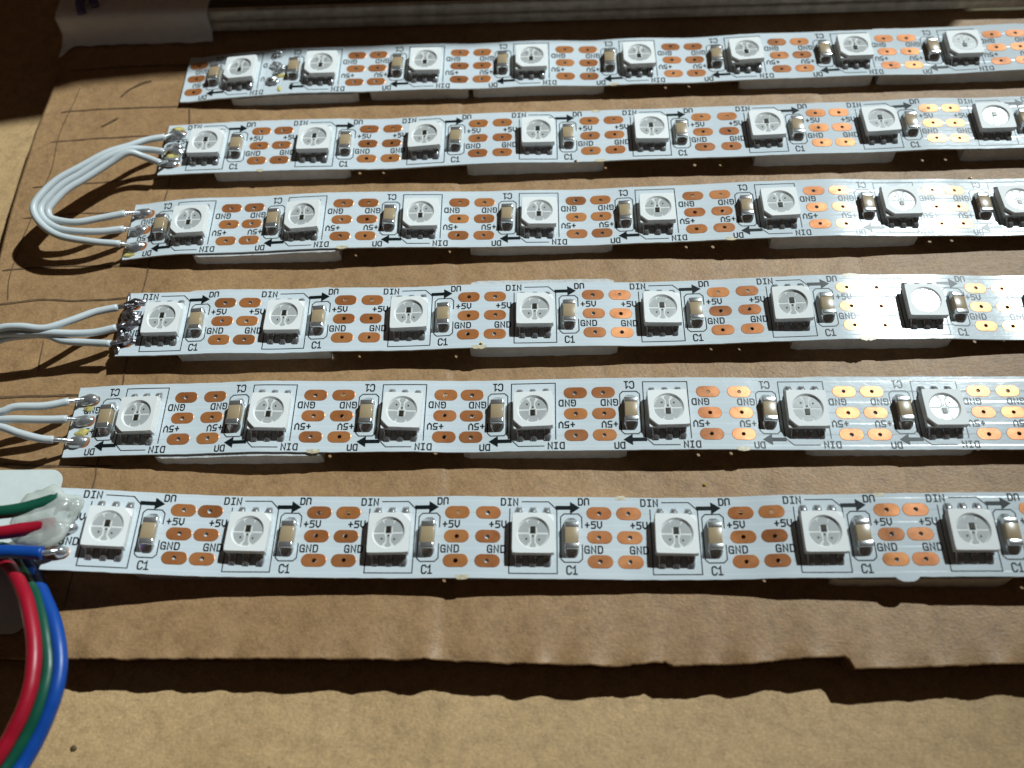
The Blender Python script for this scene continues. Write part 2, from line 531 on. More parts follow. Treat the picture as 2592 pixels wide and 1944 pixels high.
# ------------------------------------------------------------------ the LED strips
Z0, ZSTEP = -25.0, 4.0
STRIPS = {
 1: dict(x0=-37.979, y0=49.466, a=0.00376, flip=True, led=[-12.87, 0.07, 16.6, 33.28, 50.07, 66.71, 83.33, 99.95, 116.6],
         z=[0.52, 0.64, 1.1, 1.38, 1.64, 1.88, 1.9, 1.84, 1.78, 1.82, 1.86, 1.83, 1.66, 1.68, 1.82, 1.84, 1.68, 1.5, 1.65, 1.71, 1.58, 1.5, 1.67, 1.83, 1.87, 1.83, 1.89, 1.94, 1.94, 1.86, 1.8, 1.86, 1.99, 2.14, 2.16, 2.16, 2.16, 2.16, 2.16], end=-22.52, stop=127),
 2: dict(x0=-53.789, y0=33.548, a=0.00517, flip=False, led=[0.06, 16.57, 33.24, 49.97, 66.67, 83.61, 100.09, 116.47, 133.1],
         z=[1.56, 1.56, 1.56, 1.56, 1.56, 1.64, 1.79, 1.85, 1.87, 1.9, 1.89, 1.84, 1.69, 1.59, 1.74, 1.94, 2.08, 2.18, 2.17, 2.04, 1.94, 1.99, 2.07, 2.06, 2.06, 2.08, 2.11, 2.16, 2.21, 2.25, 2.23, 2.22, 2.35, 2.53, 2.41, 2.26, 2.29, 2.3, 2.3], end=-6.91, stop=143),
 3: dict(x0=-53.808, y0=18.784, a=0.00213, flip=True, led=[0.18, 16.62, 33.32, 50.02, 66.63, 83.51, 100.16, 116.3, 132.9],
         z=[0.61, 0.61, 0.61, 0.61, 0.63, 1.24, 1.68, 1.73, 1.74, 1.86, 2.09, 2.23, 2.23, 2.15, 2.06, 1.93, 1.75, 1.65, 1.7, 1.63, 1.51, 1.59, 1.79, 1.84, 1.95, 2.12, 2.28, 2.37, 2.43, 2.49, 2.29, 2.06, 1.99, 1.91, 1.64, 1.61, 1.61, 1.61, 1.61], end=-9.55, stop=142),
 4: dict(x0=-54.299, y0=1.912, a=0.00551, flip=False, led=[0.05, 16.49, 33.19, 49.82, 66.5, 83.39, 100.45, 117.1, 133.8],
         z=[2.12, 2.12, 2.12, 2.12, 2.12, 2.12, 2.09, 2.14, 2.3, 2.21, 1.98, 2.04, 2.22, 2.13, 1.99, 2.06, 2.25, 2.31, 2.22, 2.17, 2.19, 2.09, 1.84, 1.84, 1.92, 2.05, 2.25, 2.33, 2.44, 2.5, 2.29, 2.15, 2.05, 1.67, 1.36, 1.34, 1.34, 1.34, 1.34], end=-5.94, stop=142),
 5: dict(x0=-54.684, y0=-12.219, a=-0.00684, flip=True, led=[-0.16, 16.77, 33.46, 49.9, 66.51, 83.51, 100.03, 116.7, 133.4],
         z=[0.83, 0.83, 0.83, 0.83, 0.86, 1.28, 1.54, 1.64, 1.76, 2.02, 2.27, 2.18, 2.02, 1.97, 2.02, 1.99, 1.74, 1.67, 1.84, 1.96, 2.03, 2.08, 2.14, 2.14, 2.12, 2.02, 1.83, 1.77, 1.73, 1.67, 1.63, 1.64, 1.63, 1.57, 1.54, 1.54, 1.54, 1.54, 1.54], end=-9.7, stop=142),
 6: dict(x0=-55.0, y0=-28.0, a=-0.00972, flip=False, led=[0.44, 16.68, 33.28, 50.06, 66.68, 83.29, 99.64, 116.3, 133.0],
         z=[4.9, 4.9, 4.9, 4.9, 4.9, 4.7, 4.1, 3.45, 2.85, 2.35, 2.03, 1.96, 1.92, 1.82, 1.76, 1.76, 1.91, 1.94, 1.73, 1.62, 1.59, 1.46, 1.29, 1.31, 1.4, 1.7, 2.2, 2.26, 2.37, 2.61, 2.72, 2.86, 2.9, 2.9, 2.9, 2.9, 2.9, 2.9, 2.9], end=-6.3, stop=142)}
SNAMES = {1: 'topmost', 2: 'second', 3: 'third', 4: 'fourth', 5: 'fifth', 6: 'bottom'}
SLABEL = {
 1: 'topmost white LED strip, with bare copper pads at its cut end and a splice',
 2: 'second white LED strip from the top, upper end of the visible white wire loop',
 3: 'third white LED strip from the top, lower end of the visible white wire loop',
 4: 'fourth white LED strip from the top, with dark sooty solder at its wired end',
 5: 'fifth white LED strip from the top, with three neat oval solder joints',
 6: 'bottom white LED strip, joined to the red, green and blue wires'}

def sz(k, s):
    z = STRIPS[k]['z']
    f = (s - Z0) / ZSTEP
    i = int(math.floor(f))
    i = max(1, min(len(z) - 3, i))
    t = max(-1.0, min(2.0, f - i)) if not (0 <= f - i <= 1) else f - i
    t = max(0.0, min(1.0, t))
    a, b, c, d = z[i - 1], z[i], z[i + 1], z[i + 2]
    return 0.5 * (2 * b + (c - a) * t + (2 * a - 5 * b + 4 * c - d) * t * t + (3 * b - a - 3 * c + d) * t ** 3) + 0.12

def sroll(k, s):
    return 0.018 * noise.noise(Vector((s * 0.09, k * 7.3, 0)))

def frame(k, s):
    S = STRIPS[k]
    ca, sa = math.cos(S['a']), math.sin(S['a'])
    dz = (sz(k, s + .4) - sz(k, s - .4)) / .8
    T = Vector((ca, sa, dz)).normalized()
    r = sroll(k, s)
    Bv = Vector((-sa, ca, r)).normalized()
    N = T.cross(Bv).normalized()
    Bv = N.cross(T)
    O = Vector((S['x0'] + s * ca, S['y0'] + s * sa, sz(k, s)))
    return O, T, Bv, N

def P(k, s, t, h):
    O, T, Bv, N = frame(k, s)
    return O + Bv * t + N * h

ROWS = (2.95, 0.0, -2.95)
HW = 0.46                       # half width of the square cell round a hole
HR = 0.30
TH = 0.24                       # strip thickness

def strip_body(k, cols, s0, s1):
    """flexible board with real drilled holes; cols = s of pad columns"""
    cols = sorted(c for c in cols if s0 + 0.6 < c < s1 - 0.6)
    xs = [s0]
    def fill(to):
        a = xs[-1]
        n = max(1, int(math.ceil((to - a) / 1.1)))
        for i in range(1, n + 1):
            xs.append(a + (to - a) * i / n)
    for c in cols:
        fill(c - HW)
        xs.append(c + HW)
    fill(s1)
    ts = [-5.0, -4.2, -2.95 - HW, -2.95 + HW, -1.5, -HW, HW, 1.5, 2.95 - HW, 2.95 + HW, 4.2, 5.0]
    V, F, UVS = [], [], []
    n = len(ts)
    holecell = set()
    for c in cols:
        i = min(range(len(xs)), key=lambda q: abs(xs[q] - (c - HW)))
        for j in (2, 5, 8):
            holecell.add((i, j))
    def add(s, t, h):
        V.append(P(k, s, t, h))
        UVS.append((s, t))
        return len(V) - 1
    idx = {}
    wob = lambda s, t: (t + (0.06 * noise.noise(Vector((s * .7, k * 5 + t, 0))) if abs(t) > 4.9 else 0))
    for lay, h in ((0, 0.0), (1, -TH)):
        for i, s in enumerate(xs):
            for j, t in enumerate(ts):
                idx[lay, i, j] = add(s, wob(s, t), h)
    for lay in (0, 1):
        for i in range(len(xs) - 1):
            for j in range(n - 1):
                c4 = [idx[lay, i, j], idx[lay, i + 1, j], idx[lay, i + 1, j + 1], idx[lay, i, j + 1]]
                if (i, j) in holecell:
                    sc = (xs[i] + xs[i + 1]) / 2
                    tc = (ts[j] + ts[j + 1]) / 2
                    ring = []
                    for q in range(16):
                        a = math.radians(-135 + 22.5 * q)
                        ring.append(add(sc + HR * math.cos(a), tc + HR * math.sin(a), 0.0 if lay == 0 else -TH))
                    idx[lay, 'r', i, j] = ring
                    for q in range(4):
                        seg = [ring[(q * 4 + w) % 16] for w in range(5)]
                        f = [c4[q], c4[(q + 1) % 4]] + seg[::-1]
                        F.append(tuple(f if lay == 0 else reversed(f)))
                else:
                    F.append(tuple(c4 if lay == 0 else reversed(c4)))
    for (i, j) in holecell:
        a, b = idx[0, 'r', i, j], idx[1, 'r', i, j]
        for q in range(16):
            F.append((a[q], a[(q + 1) % 16], b[(q + 1) % 16], b[q]))
    for i in range(len(xs) - 1):
        F.append((idx[0, i + 1, 0], idx[0, i, 0], idx[1, i, 0], idx[1, i + 1, 0]))
        F.append((idx[0, i, n - 1], idx[0, i + 1, n - 1], idx[1, i + 1, n - 1], idx[1, i, n - 1]))
    m = len(xs) - 1
    for j in range(n - 1):
        F.append((idx[0, 0, j], idx[0, 0, j + 1], idx[1, 0, j + 1], idx[1, 0, j]))
        F.append((idx[0, m, j + 1], idx[0, m, j], idx[1, m, j], idx[1, m, j + 1]))
    return V, F, UVS

def pad_mesh(k, sc, tc, s0):
    """a copper pad with rounded ends, drilled through; clipped by the cut end of the strip"""
    V, F = [], []
    N = 32
    hr = 0.25 + 0.03 * random.random()
    ox, oy = random.uniform(-.08, .08), random.uniform(-.06, .06)
    for r in range(4):
        for q in range(N):
            a = 2 * math.pi * q / N
            c, s = math.cos(a), math.sin(a)
            # ray to a stadium 3.0 x 1.62
            R = 0.80
            L = 0.70
            if abs(s) > 1e-6 and abs(c / s) * R <= L:
                d = R / abs(s)
            else:
                cc = abs(c)
                d = L * cc + math.sqrt(max(0.0, R * R - L * L * (1 - cc * cc)))
            d *= 1 + 0.015 * noise.noise(Vector((c * 2, s * 2, sc)))
            if r == 0:
                u, v, h = hr * c + ox, hr * s + oy, -0.10
            elif r == 1:
                u, v, h = hr * c + ox, hr * s + oy, 0.030
            elif r == 2:
                u, v, h = c * (d - 0.05), s * (d - 0.05), 0.030
            else:
                u, v, h = c * d, s * d, 0.004
            V.append(P(k, max(sc + u, s0 + 0.05), tc + v, h))
    for r in range(3):
        for q in range(N):
            F.append((r * N + q, (r + 1) * N + q, (r + 1) * N + (q + 1) % N, r * N + (q + 1) % N))
    return V, F

# stroke lettering of the silkscreen, on a 0..1 grid
GLYPH = {
 'D': [[(0, 0), (0, 1), (.55, 1), (.75, .8), (.75, .2), (.55, 0), (0, 0)]],
 'I': [[(.15, 1), (.65, 1)], [(.4, 1), (.4, 0)], [(.15, 0), (.65, 0)]],
 'N': [[(0, 0), (0, 1), (.72, 0), (.72, 1)]],
 'O': [[(0, 0), (0, .85), (.12, 1), (.6, 1), (.75, .85), (.75, .1)]],          # clipped by the pad below it
 '+': [[(.1, .48), (.75, .48)], [(.42, .8), (.42, .15)]],
 '5': [[(.75, 1), (.1, 1), (.05, .58), (.55, .6), (.75, .45), (.75, .15), (.58, 0), (.05, 0)]],
 'V': [[(0, 1), (0, .3), (.38, 0), (.75, .3), (.75, 1)]],
 'G': [[(.75, .82), (.6, 1), (.15, 1), (0, .82), (0, .18), (.15, 0), (.75, 0), (.75, .48), (.42, .48)]],
 'C': [[(.7, .8), (.55, 1), (.15, 1), (0, .82), (0, .18), (.15, 0), (.55, 0), (.7, .2)]],
 '1': [[(.12, .75), (.4, 1), (.4, 0)], [(.12, 0), (.68, 0)]]}

def text_strokes(txt, u, v, h, adv):
    out = []
    for i, ch in enumerate(txt):
        for st in GLYPH[ch]:
            out.append([(u + i * adv + a * h * 0.78, v + b * h) for a, b in st])
    return out

LINES = [
    ([(-1.3, 4.38), (1.85, 4.38), (2.82, 3.4), (2.80, -4.4), (-2.78, -4.4), (-2.76, 3.45)], .125),
    ([(5.75, 1.15), (5.75, 2.45), (5.35, 2.85), (3.65, 2.85), (3.25, 2.45), (3.25, -2.65), (3.65, -3.05), (5.35, -3.05), (5.75, -2.65), (5.75, -0.95)], .13)]

def ribbon(pl, w):
    """mitred ribbon round a polyline -> list of (left, right)"""
    out = []
    for i, p in enumerate(pl):
        p = Vector((p[0], p[1]))
        d0 = (p - Vector(pl[i - 1])).normalized() if i else None
        d1 = (Vector(pl[i + 1]) - p).normalized() if i < len(pl) - 1 else None
        if d0 is None:
            d0 = d1; p = p - d1 * w * .5
        if d1 is None:
            d1 = d0; p = p + d0 * w * .5
        n0, n1 = Vector((-d0.y, d0.x)), Vector((-d1.y, d1.x))
        m = (n0 + n1)
        if m.length < 0.2:
            m = n0
        m.normalize()
        c = max(0.45, m.dot(n0))
        out.append((p + m * w * .5 / c, p - m * w * .5 / c))
    return out

def densify(pl, step=0.9):
    out = [pl[0]]
    for a, b in zip(pl, pl[1:]):
        n = max(1, int(math.hypot(b[0] - a[0], b[1] - a[1]) / step))
        for i in range(1, n + 1):
            out.append((a[0] + (b[0] - a[0]) * i / n, a[1] + (b[1] - a[1]) * i / n))
    return out

def print_mesh(k, s_led, sgn, s0, which):
    V, F = [], []
    cnt = [0]
    def add(pl, w):
        rb = ribbon(densify(pl), w)
        h = 0.012 + 0.0016 * (cnt[0] % 9)
        cnt[0] += 1
        b = len(V)
        for l, r in rb:
            for p in (l, r):
                s = s_led + sgn * p.x
                V.append(P(k, s, sgn * p.y, h))
        for i in range(len(rb) - 1):
            F.append((b + 2 * i + 1, b + 2 * i + 3, b + 2 * i + 2, b + 2 * i))
    if which == 'outline':
        for pl, w in LINES:
            add(pl, w)
        # arrow towards DO
        add([(2.92, 3.62), (4.45, 3.62)], .50)
        b = len(V)
        for u, v in ((4.4, 4.38), (4.4, 2.86), (5.55, 3.62)):
            V.append(P(k, s_led + sgn * u, sgn * v, 0.030))
        F.append((b, b + 1, b + 2))
    else:
        strokes = text_strokes('DIN', -3.78, 3.92, 0.82, 0.74) + text_strokes('DO', 5.42, 3.98, 0.80, 0.72)
        strokes += text_strokes('C1', 3.92, -4.45, 0.95, 0.66)
        for u in (6.12, -5.15):
            strokes += text_strokes('+5V', u, 1.10, 0.80, 0.74)
        for u in (6.05, -5.28):
            strokes += text_strokes('GND', u, -1.93, 0.82, 0.78)
        for pl in strokes:
            ss = [s_led + sgn * p[0] for p in pl]
            if min(ss) < s0 + 0.2:
                continue
            add(pl, .168)
    return V, F

# --- LED package, shared by every LED ---------------------------------------------------
def led_body_mesh():
    N = 48
    def rad(a, half, chamf):
        c, s = math.cos(a), math.sin(a)
        d = half / max(abs(c), abs(s))
        # small bevels on every corner, one big chamfer on (+,+)
        for sx in (1, -1):
            for sy in (1, -1):
                ch = chamf if (sx > 0 and sy > 0) else 0.10
                den = sx * c + sy * s
                if den > 1e-6:
                    d = min(d, (2 * half - ch) / den)
        return d
    rings = [(0.10, 2.28, .1), (0.74, 2.28, .1), (0.78, 2.47, .1), (1.12, 2.47, .1), (1.12, 2.46, .95), (1.54, 2.44, .95), (1.575, 2.415, .95)]
    V, F = [], []
    for z, half, ch in rings:
        for q in range(N):
            a = 2 * math.pi * q / N
            d = rad(a, half, ch)
            V.append((d * math.cos(a), d * math.sin(a), z))
    circ = [(1.575, 1.93), (1.55, 1.89), (1.31, 1.76)]
    for z, r in circ:
        for q in range(N):
            a = 2 * math.pi * q / N
            V.append((r * math.cos(a), r * math.sin(a), z))
    R = len(rings) + len(circ)
    for r in range(R - 1):
        for q in range(N):
            F.append((r * N + q, r * N + (q + 1) % N, (r + 1) * N + (q + 1) % N, (r + 1) * N + q))
    F.append(tuple((R - 1) * N + q for q in range(N)))
    F.append(tuple(reversed(range(N))))
    me = mesh('led_body', V, F, M_LEDW)
    sm = [False] * len(me.polygons)
    for i in range((len(rings)) * N, (R - 1) * N):
        sm[i] = True
    me.polygons.foreach_set('use_smooth', sm)
    return me

def prism(poly, z0, z1, V, F):
    b = len(V)
    n = len(poly)
    for z in (z0, z1):
        for x, y in poly:
            V.append((x, y, z))
    F.append(tuple(b + n + i for i in range(n)))
    for i in range(n):
        F.append((b + i, b + (i + 1) % n, b + n + (i + 1) % n, b + n + i))

def plates_mesh():
    V, F = [], []
    R = 1.735
    def clip_arc(a0, a1, inner):
        pts = [(R * math.cos(math.radians(a0 + (a1 - a0) * i / 7)), R * math.sin(math.radians(a0 + (a1 - a0) * i / 7))) for i in range(8)]
        return inner + pts
    prism(clip_arc(4, 62, [(.42, .95), (.50, .55), (.50, .12)]), 1.312, 1.335, V, F)
    prism(clip_arc(118, 176, [(-.50, .12), (-.50, .55), (-.42, .95)]), 1.312, 1.335, V, F)
    prism(clip_arc(184, 243, [(-.34, -1.0), (-.34, -.55), (-.50, -.12)]), 1.312, 1.335, V, F)
    prism(clip_arc(297, 356, [(.50, -.12), (.34, -.55), (.34, -1.0)]), 1.312, 1.335, V, F)
    prism([(-.36, -.03), (.36, -.03), (.36, .62), (.60, 1.5), (.3, 1.68), (-.3, 1.68), (-.60, 1.5), (-.36, .62)], 1.312, 1.337, V, F)
    prism([(-.17, -.14), (-.17, -1.15), (-.36, -1.42), (-.3, -1.66), (.3, -1.66), (.36, -1.42), (.17, -1.15), (.17, -.14)], 1.312, 1.336, V, F)
    return mesh('lead_frame', V, F, M_PLATE)

def die_mesh():
    V, F = [], []
    prism([(-.27, .06), (.27, .06), (.27, .80), (-.27, .80)], 1.33, 1.43, V, F)
    prism([(-.85, -.78), (-.68, -.78), (-.68, -.6), (-.85, -.6)], 1.33, 1.38, V, F)
    prism([(.62, -.85), (.80, -.85), (.80, -.68), (.62, -.68)], 1.33, 1.38, V, F)
    prism([(-.09, -.42), (.09, -.42), (.09, -.24), (-.09, -.24)], 1.33, 1.38, V, F)
    return mesh('chip', V, F, M_DIE)

def lens_mesh():
    V, F = [], []
    N = 40
    for r, z in ((1.87, 1.53), (1.4, 1.515), (0.8, 1.505)):
        for q in range(N):
            a = 2 * math.pi * q / N
            V.append((r * math.cos(a), r * math.sin(a), z))
    V.append((0, 0, 1.50))
    for r in range(2):
        for q in range(N):
            F.append((r * N + q, r * N + (q + 1) % N, (r + 1) * N + (q + 1) % N, (r + 1) * N + q))
    for q in range(N):
        F.append((2 * N + q, 2 * N + (q + 1) % N, 3 * N))
    return mesh('lens', V, F, M_LENS, True)

def lead_mesh():
    """gull-wing pin that drops out of the package into its solder fillet"""
    prof = [(2.28, .72), (2.50, .74), (2.66, .66), (2.76, .54), (2.95, .50), (3.22, .42), (3.48, .27), (3.68, .015)]
    V, F = [], []
    A = 9
    for i, (v, z) in enumerate(prof):
        for j in range(A):
            a = -1 + 2 * j / (A - 1)
            w = 0.44 if i < 3 else 0.44 + 0.07 * math.sin((i - 2) / 5 * math.pi)
            if i >= 5:
                w *= math.sqrt(max(0.05, 1 - ((i - 4.6) / 3.6) ** 2))
            zz = z * (1 - abs(a) ** 4) + 0.01 if i > 2 else z - 0.10 * abs(a) ** 5
            V.append((a * w, v, max(0.006, zz)))
    for i in range(len(prof) - 1):
        for j in range(A - 1):
            F.append((i * A + j, (i + 1) * A + j, (i + 1) * A + j + 1, i * A + j + 1)[::-1])
    # side skirts so that the pin is a closed wedge seen from the side
    b = len(V)
    for i, (v, z) in enumerate(prof):
        for j in (0, A - 1):
            x, y, zz = V[i * A + j]
            V.append((x, y, 0.0))
    for i in range(len(prof) - 1):
        F.append((i * A, (i + 1) * A, b + 2 * (i + 1), b + 2 * i))
        F.append((i * A + A - 1, b + 2 * i + 1, b + 2 * (i + 1) + 1, (i + 1) * A + A - 1))
    return mesh('lead', V, F, M_SOLDER, True)

ME_LED, ME_PLATES, ME_DIE, ME_LENS, ME_LEAD = led_body_mesh(), plates_mesh(), die_mesh(), lens_mesh(), lead_mesh()

def cap_meshes():
    body = bevel_box_mesh('capacitor_body', -.78, .78, -1.05, 1.05, .10, 1.12, .07, M_CAP)
    # terminal with its solder fillet, pointing to +y
    V, F = [], []
    A, Bn = 9, 7
    for i in range(Bn):
        f = i / (Bn - 1)
        for j in range(A):
            a = -1 + 2 * j / (A - 1)
            w = 0.86 * math.sqrt(max(0.02, 1 - (f * 0.93) ** 2.4))
            y = 1.50 + 0.95 * f
            z = (1.0 * (1 - f) ** 1.25 + 0.01) * (1 - 0.5 * abs(a) ** 3)
            V.append((a * w, y, z))
    for i in range(Bn - 1):
        for j in range(A - 1):
            F.append((i * A + j, i * A + j + 1, (i + 1) * A + j + 1, (i + 1) * A + j))
    b = len(V)
    for i in range(Bn):
        for j in (0, A - 1):
            x, y, z = V[i * A + j]
            V.append((x, y, 0.0))
    for i in range(Bn - 1):
        F.append((i * A, (i + 1) * A, b + 2 * (i + 1), b + 2 * i))
        F.append((i * A + A - 1, b + 2 * i + 1, b + 2 * i + 3, (i + 1) * A + A - 1))
    term = bevel_box_mesh('terminal', -.82, .82, .92, 1.62, .05, 1.16, .11, M_TERM, 3, (V, F))
    return body, term
ME_CAP, ME_TERM = cap_meshes()
RZ180 = Matrix.Rotation(math.pi, 3, 'Z')

def add_led(k, root, s, sgn):
    O, T, Bv, N = frame(k, s)
    R = Matrix((T, Bv, N)).transposed()
    if sgn < 0:
        R = R @ RZ180
    R = R @ Matrix.Rotation(random.uniform(-.025, .025), 3, 'Z') @ Matrix.Rotation(random.gauss(0, .018), 3, 'X') @ Matrix.Rotation(random.gauss(0, .018), 3, 'Y')
    led = put('led', ME_LED, root, O - ORI[root.name], R)
    put('lens', ME_LENS, led)
    put('lead_frame', ME_PLATES, led)
    put('chip', ME_DIE, led)
    for side in (1, -1):
        for u in (-1.65, 0, 1.65):
            put('lead', ME_LEAD, led, (u * side, 0, 0), None if side > 0 else RZ180)
    O, T, Bv, N = frame(k, s + sgn * 4.5)
    R = Matrix((T, Bv, N)).transposed() @ Matrix.Rotation(random.uniform(-.03, .03), 3, 'Z')
    cap = put('capacitor', ME_CAP, root, O + Bv * (-0.1 * sgn) - ORI[root.name], R)
    put('terminal', ME_TERM, cap)
    put('terminal', ME_TERM, cap, (0, 0, 0), RZ180)

for k, S in STRIPS.items():
    sgn = -1 if S['flip'] else 1
    base = P(k, 50, 0, -sz(k, 50))
    root = thing('led_strip', base, SLABEL[k], 'led strip', 'white LED strips on the cardboard')
    cols = []
    for i, s in enumerate(S['led']):
        c1, c2 = s + sgn * 7.8, s - sgn * 5.3
        for c in (c1, c2):
            if S['end'] - 0.9 < c < S['stop'] - 1.5 and all(abs(c - q) > 2.0 for q in cols):
                cols.append(c)
    V, F, UVS = strip_body(k, cols, S['end'], S['stop'])
    bd = part('flexible_board', V, F, M_MASK, root)
    me = bd.data
    uvl = me.uv_layers.new(name='strip_mm')
    me.polygons.foreach_set('use_smooth', [True] * len(me.polygons))
    me.set_sharp_from_angle(angle=math.radians(35))
    for lp in me.loops:
        uvl.data[lp.index].uv = UVS[lp.vertex_index]
    for s in S['led']:
        add_led(k, root, s, sgn)
        V, F = print_mesh(k, s, sgn, S['end'], 'outline')
        part('printed_outline', V, F, M_INK, root)
        V, F = print_mesh(k, s, sgn, S['end'], 'text')
        part('printed_lettering', V, F, M_INK, root)
    for c in cols:
        for t in ROWS:
            V, F = pad_mesh(k, c, t, S['end'])
            part('copper_pad', V, F, M_COPPER, root)
    S['root'] = root
    S['cols'] = sorted(cols)

# solder joints on the wired ends: they belong to their strip
def joints(k, pts, rx, ry, rz, mat, rough, seed):
    for i, (s, t, rot) in enumerate(pts):
        c = P(k, s, t, 0.0)
        V, F = blob(c, rx, ry, rz, rough, seed + i, 8, 16, True, rot)
        part('solder_joint', V, F, mat, STRIPS[k]['root'], True)
joints(2, [(-5.4, 2.6, .2), (-4.9, -.1, -.3), (-5.2, -2.75, .1)], 1.45, 1.0, 0.75, M_SOLDER, .22, 11)
joints(3, [(-7.8, 3.1, .25), (-7.9, -.05, .45), (-7.9, -3.05, .25)], 1.45, .85, 0.70, M_SOLDER, .16, 21)
joints(4, [(-4.7, 3.2, .1), (-4.7, 1.2, -.5), (-4.6, -.2, .3), (-4.7, -2.7, .1)], 1.35, .8, 0.75, M_SOLDER_D, .30, 31)
joints(5, [(-8.0, 3.05, .12), (-8.0, 0.05, .1), (-8.1, -2.95, .12)], 1.45, .85, 0.75, M_SOLDER, .08, 41)
joints(6, [(-4.0, 3.0, .2), (-4.1, 0.0, .1), (-4.4, -2.9, .0)], 1.0, .75, 0.95, M_SOLDER, .08, 51)
joints(1, [(-7.4, 3.6, .3), (-7.3, 1.0, -.4), (-6.9, .0, .6), (-7.6, -2.3, .2)], 1.15, .75, 0.65, M_SOLDER, .28, 61)
# yellowed flux round some joints
for k, s, t, rx, ry, sd in ((2, -5.3, 4.2, 1.1, .4, 1), (2, -5.2, -1.3, 1.3, .5, 2), (3, -8.3, -4.2, 1.2, .5, 3), (5, -7.6, -1.6, 1.1, .5, 4), (5, -7.7, 1.8, .8, .4, 5), (1, -6.3, -1.2, 1.0, .6, 6), (1, -6.4, -4.0, .5, .7, 7)):
    V, F = blob(P(k, s, t, 0.0), rx, ry, 0.10, .35, sd, 4, 14)
    part('flux_residue', V, F, M_FLUXY, STRIPS[k]['root'], True)
# sooty burnt edge of the fourth strip
for t, rx, ry, sd in ((3.9, .35, .9, 1), (1.6, .5, 1.0, 2), (-.9, .5, 1.1, 3), (-3.6, .45, 1.3, 4)):
    V, F = blob(P(4, -5.75, t, -0.05), rx, ry, 0.32, .4, sd + 70, 5, 14)
    part('burnt_edge', V, F, M_SOLDER_D, STRIPS[4]['root'], True)
# overlapping end of the splice on the topmost strip
V, F = [], []
for i, s in enumerate((-9.0, -7.5, -6.0, -4.9)):
    for t in (-5.05, 5.05):
        for h in (0.05, -0.45):
            V.append(P(1, s, t, h if i < 3 else h - 0.02))
for i in range(3):
    b = i * 4
    F += [(b, b + 4, b + 6, b + 2), (b + 1, b + 3, b + 7, b + 5), (b, b + 1, b + 5, b + 4), (b + 2, b + 6, b + 7, b + 3)]
F += [(0, 2, 3, 1), (12, 13, 15, 14)]
V2 = V
part('splice_overlap', V2, F, M_MASK, STRIPS[1]['root'])
# torn remains along the edges where the board was broken out of its panel
for k, s, t, w, d in ((2, 59.0, -5.0, 1.5, .14), (4, 42.5, -5.0, 1.9, .22), (5, 22.6, -5.0, 1.6, .18), (6, 41.9, -5.0, 1.5, .20), (6, 92.0, -5.05, 2.6, .50), (3, 22.4, -5.0, 1.6, .16), (3, 76.5, -5.0, 1.5, .16),
                      (4, 92.5, -5.0, 2.2, .30), (5, 75.5, -5.0, 1.6, .20), (1, 46.0, -5.0, 1.4, .12), (2, 8.6, -5.0, 1.0, .15), (6, 60.5, 5.0, 1.2, .20), (6, 90.5, 5.0, 1.2, -.1), (4, 92.0, 5.0, 2.4, .25), (2, 58.8, 5.0, 1.2, .15)):
    V, F = [], []
    sg = 1 if t > 0 else -1
    nn = 10
    for i in range(nn + 1):
        f = i / nn
        ss = s + (f - .5) * w
        out = abs(d) * math.sin(math.pi * f) ** .6 * (1 + .5 * noise.noise(Vector((ss * 3, t, k))))
        for tt, h in ((t - sg * 0.35, 0.02), (t + sg * out, 0.012), (t + sg * out, -.2), (t - sg * .35, -.25)):
            V.append(P(k, ss, tt, h))
    for i in range(nn):
        for j in range(3):
            q = (i * 4 + j, i * 4 + j + 1, (i + 1) * 4 + j + 1, (i + 1) * 4 + j)
            F.append(q if sg < 0 else q[::-1])
    part('torn_edge', V, F, M_MASK if d > .4 else M_BURR, STRIPS[k]['root'])

# ------------------------------------------------------------------ foam tape pads
TAPES = {1: [(-14.2, 6.0, .30, .1), (7.9, 23.3, .10, .5), (24.1, 44.5, .05, .1), (65.5, 85.7, .0, .1), (86.7, 110.9, -.1, .5)],
         2: [(1.5, 21.9, .10, .45), (39.4, 59.6, .1, .0), (81.7, 101.9, .0, .0), (111.7, 128, .1, .1)],
         3: [(1.0, 21.9, .55, .0), (40.3, 60.2, .1, .0), (82.1, 102.1, .1, .0)],
         4: [(2.3, 22.7, -.2, .4), (41.2, 60.6, .0, .75), (83.2, 103.6, .0, .3)],
         5: [(2.4, 23.6, .55, .0), (41.2, 61.4, .08, .0), (83.4, 103.4, .0, .3)],
         6: [(3.4, 24.1, -.35, .0), (42.3, 62.2, -.25, .1), (83.9, 103.7, .30, .0)]}
ORD = ['first', 'second', 'third', 'fourth', 'fifth']
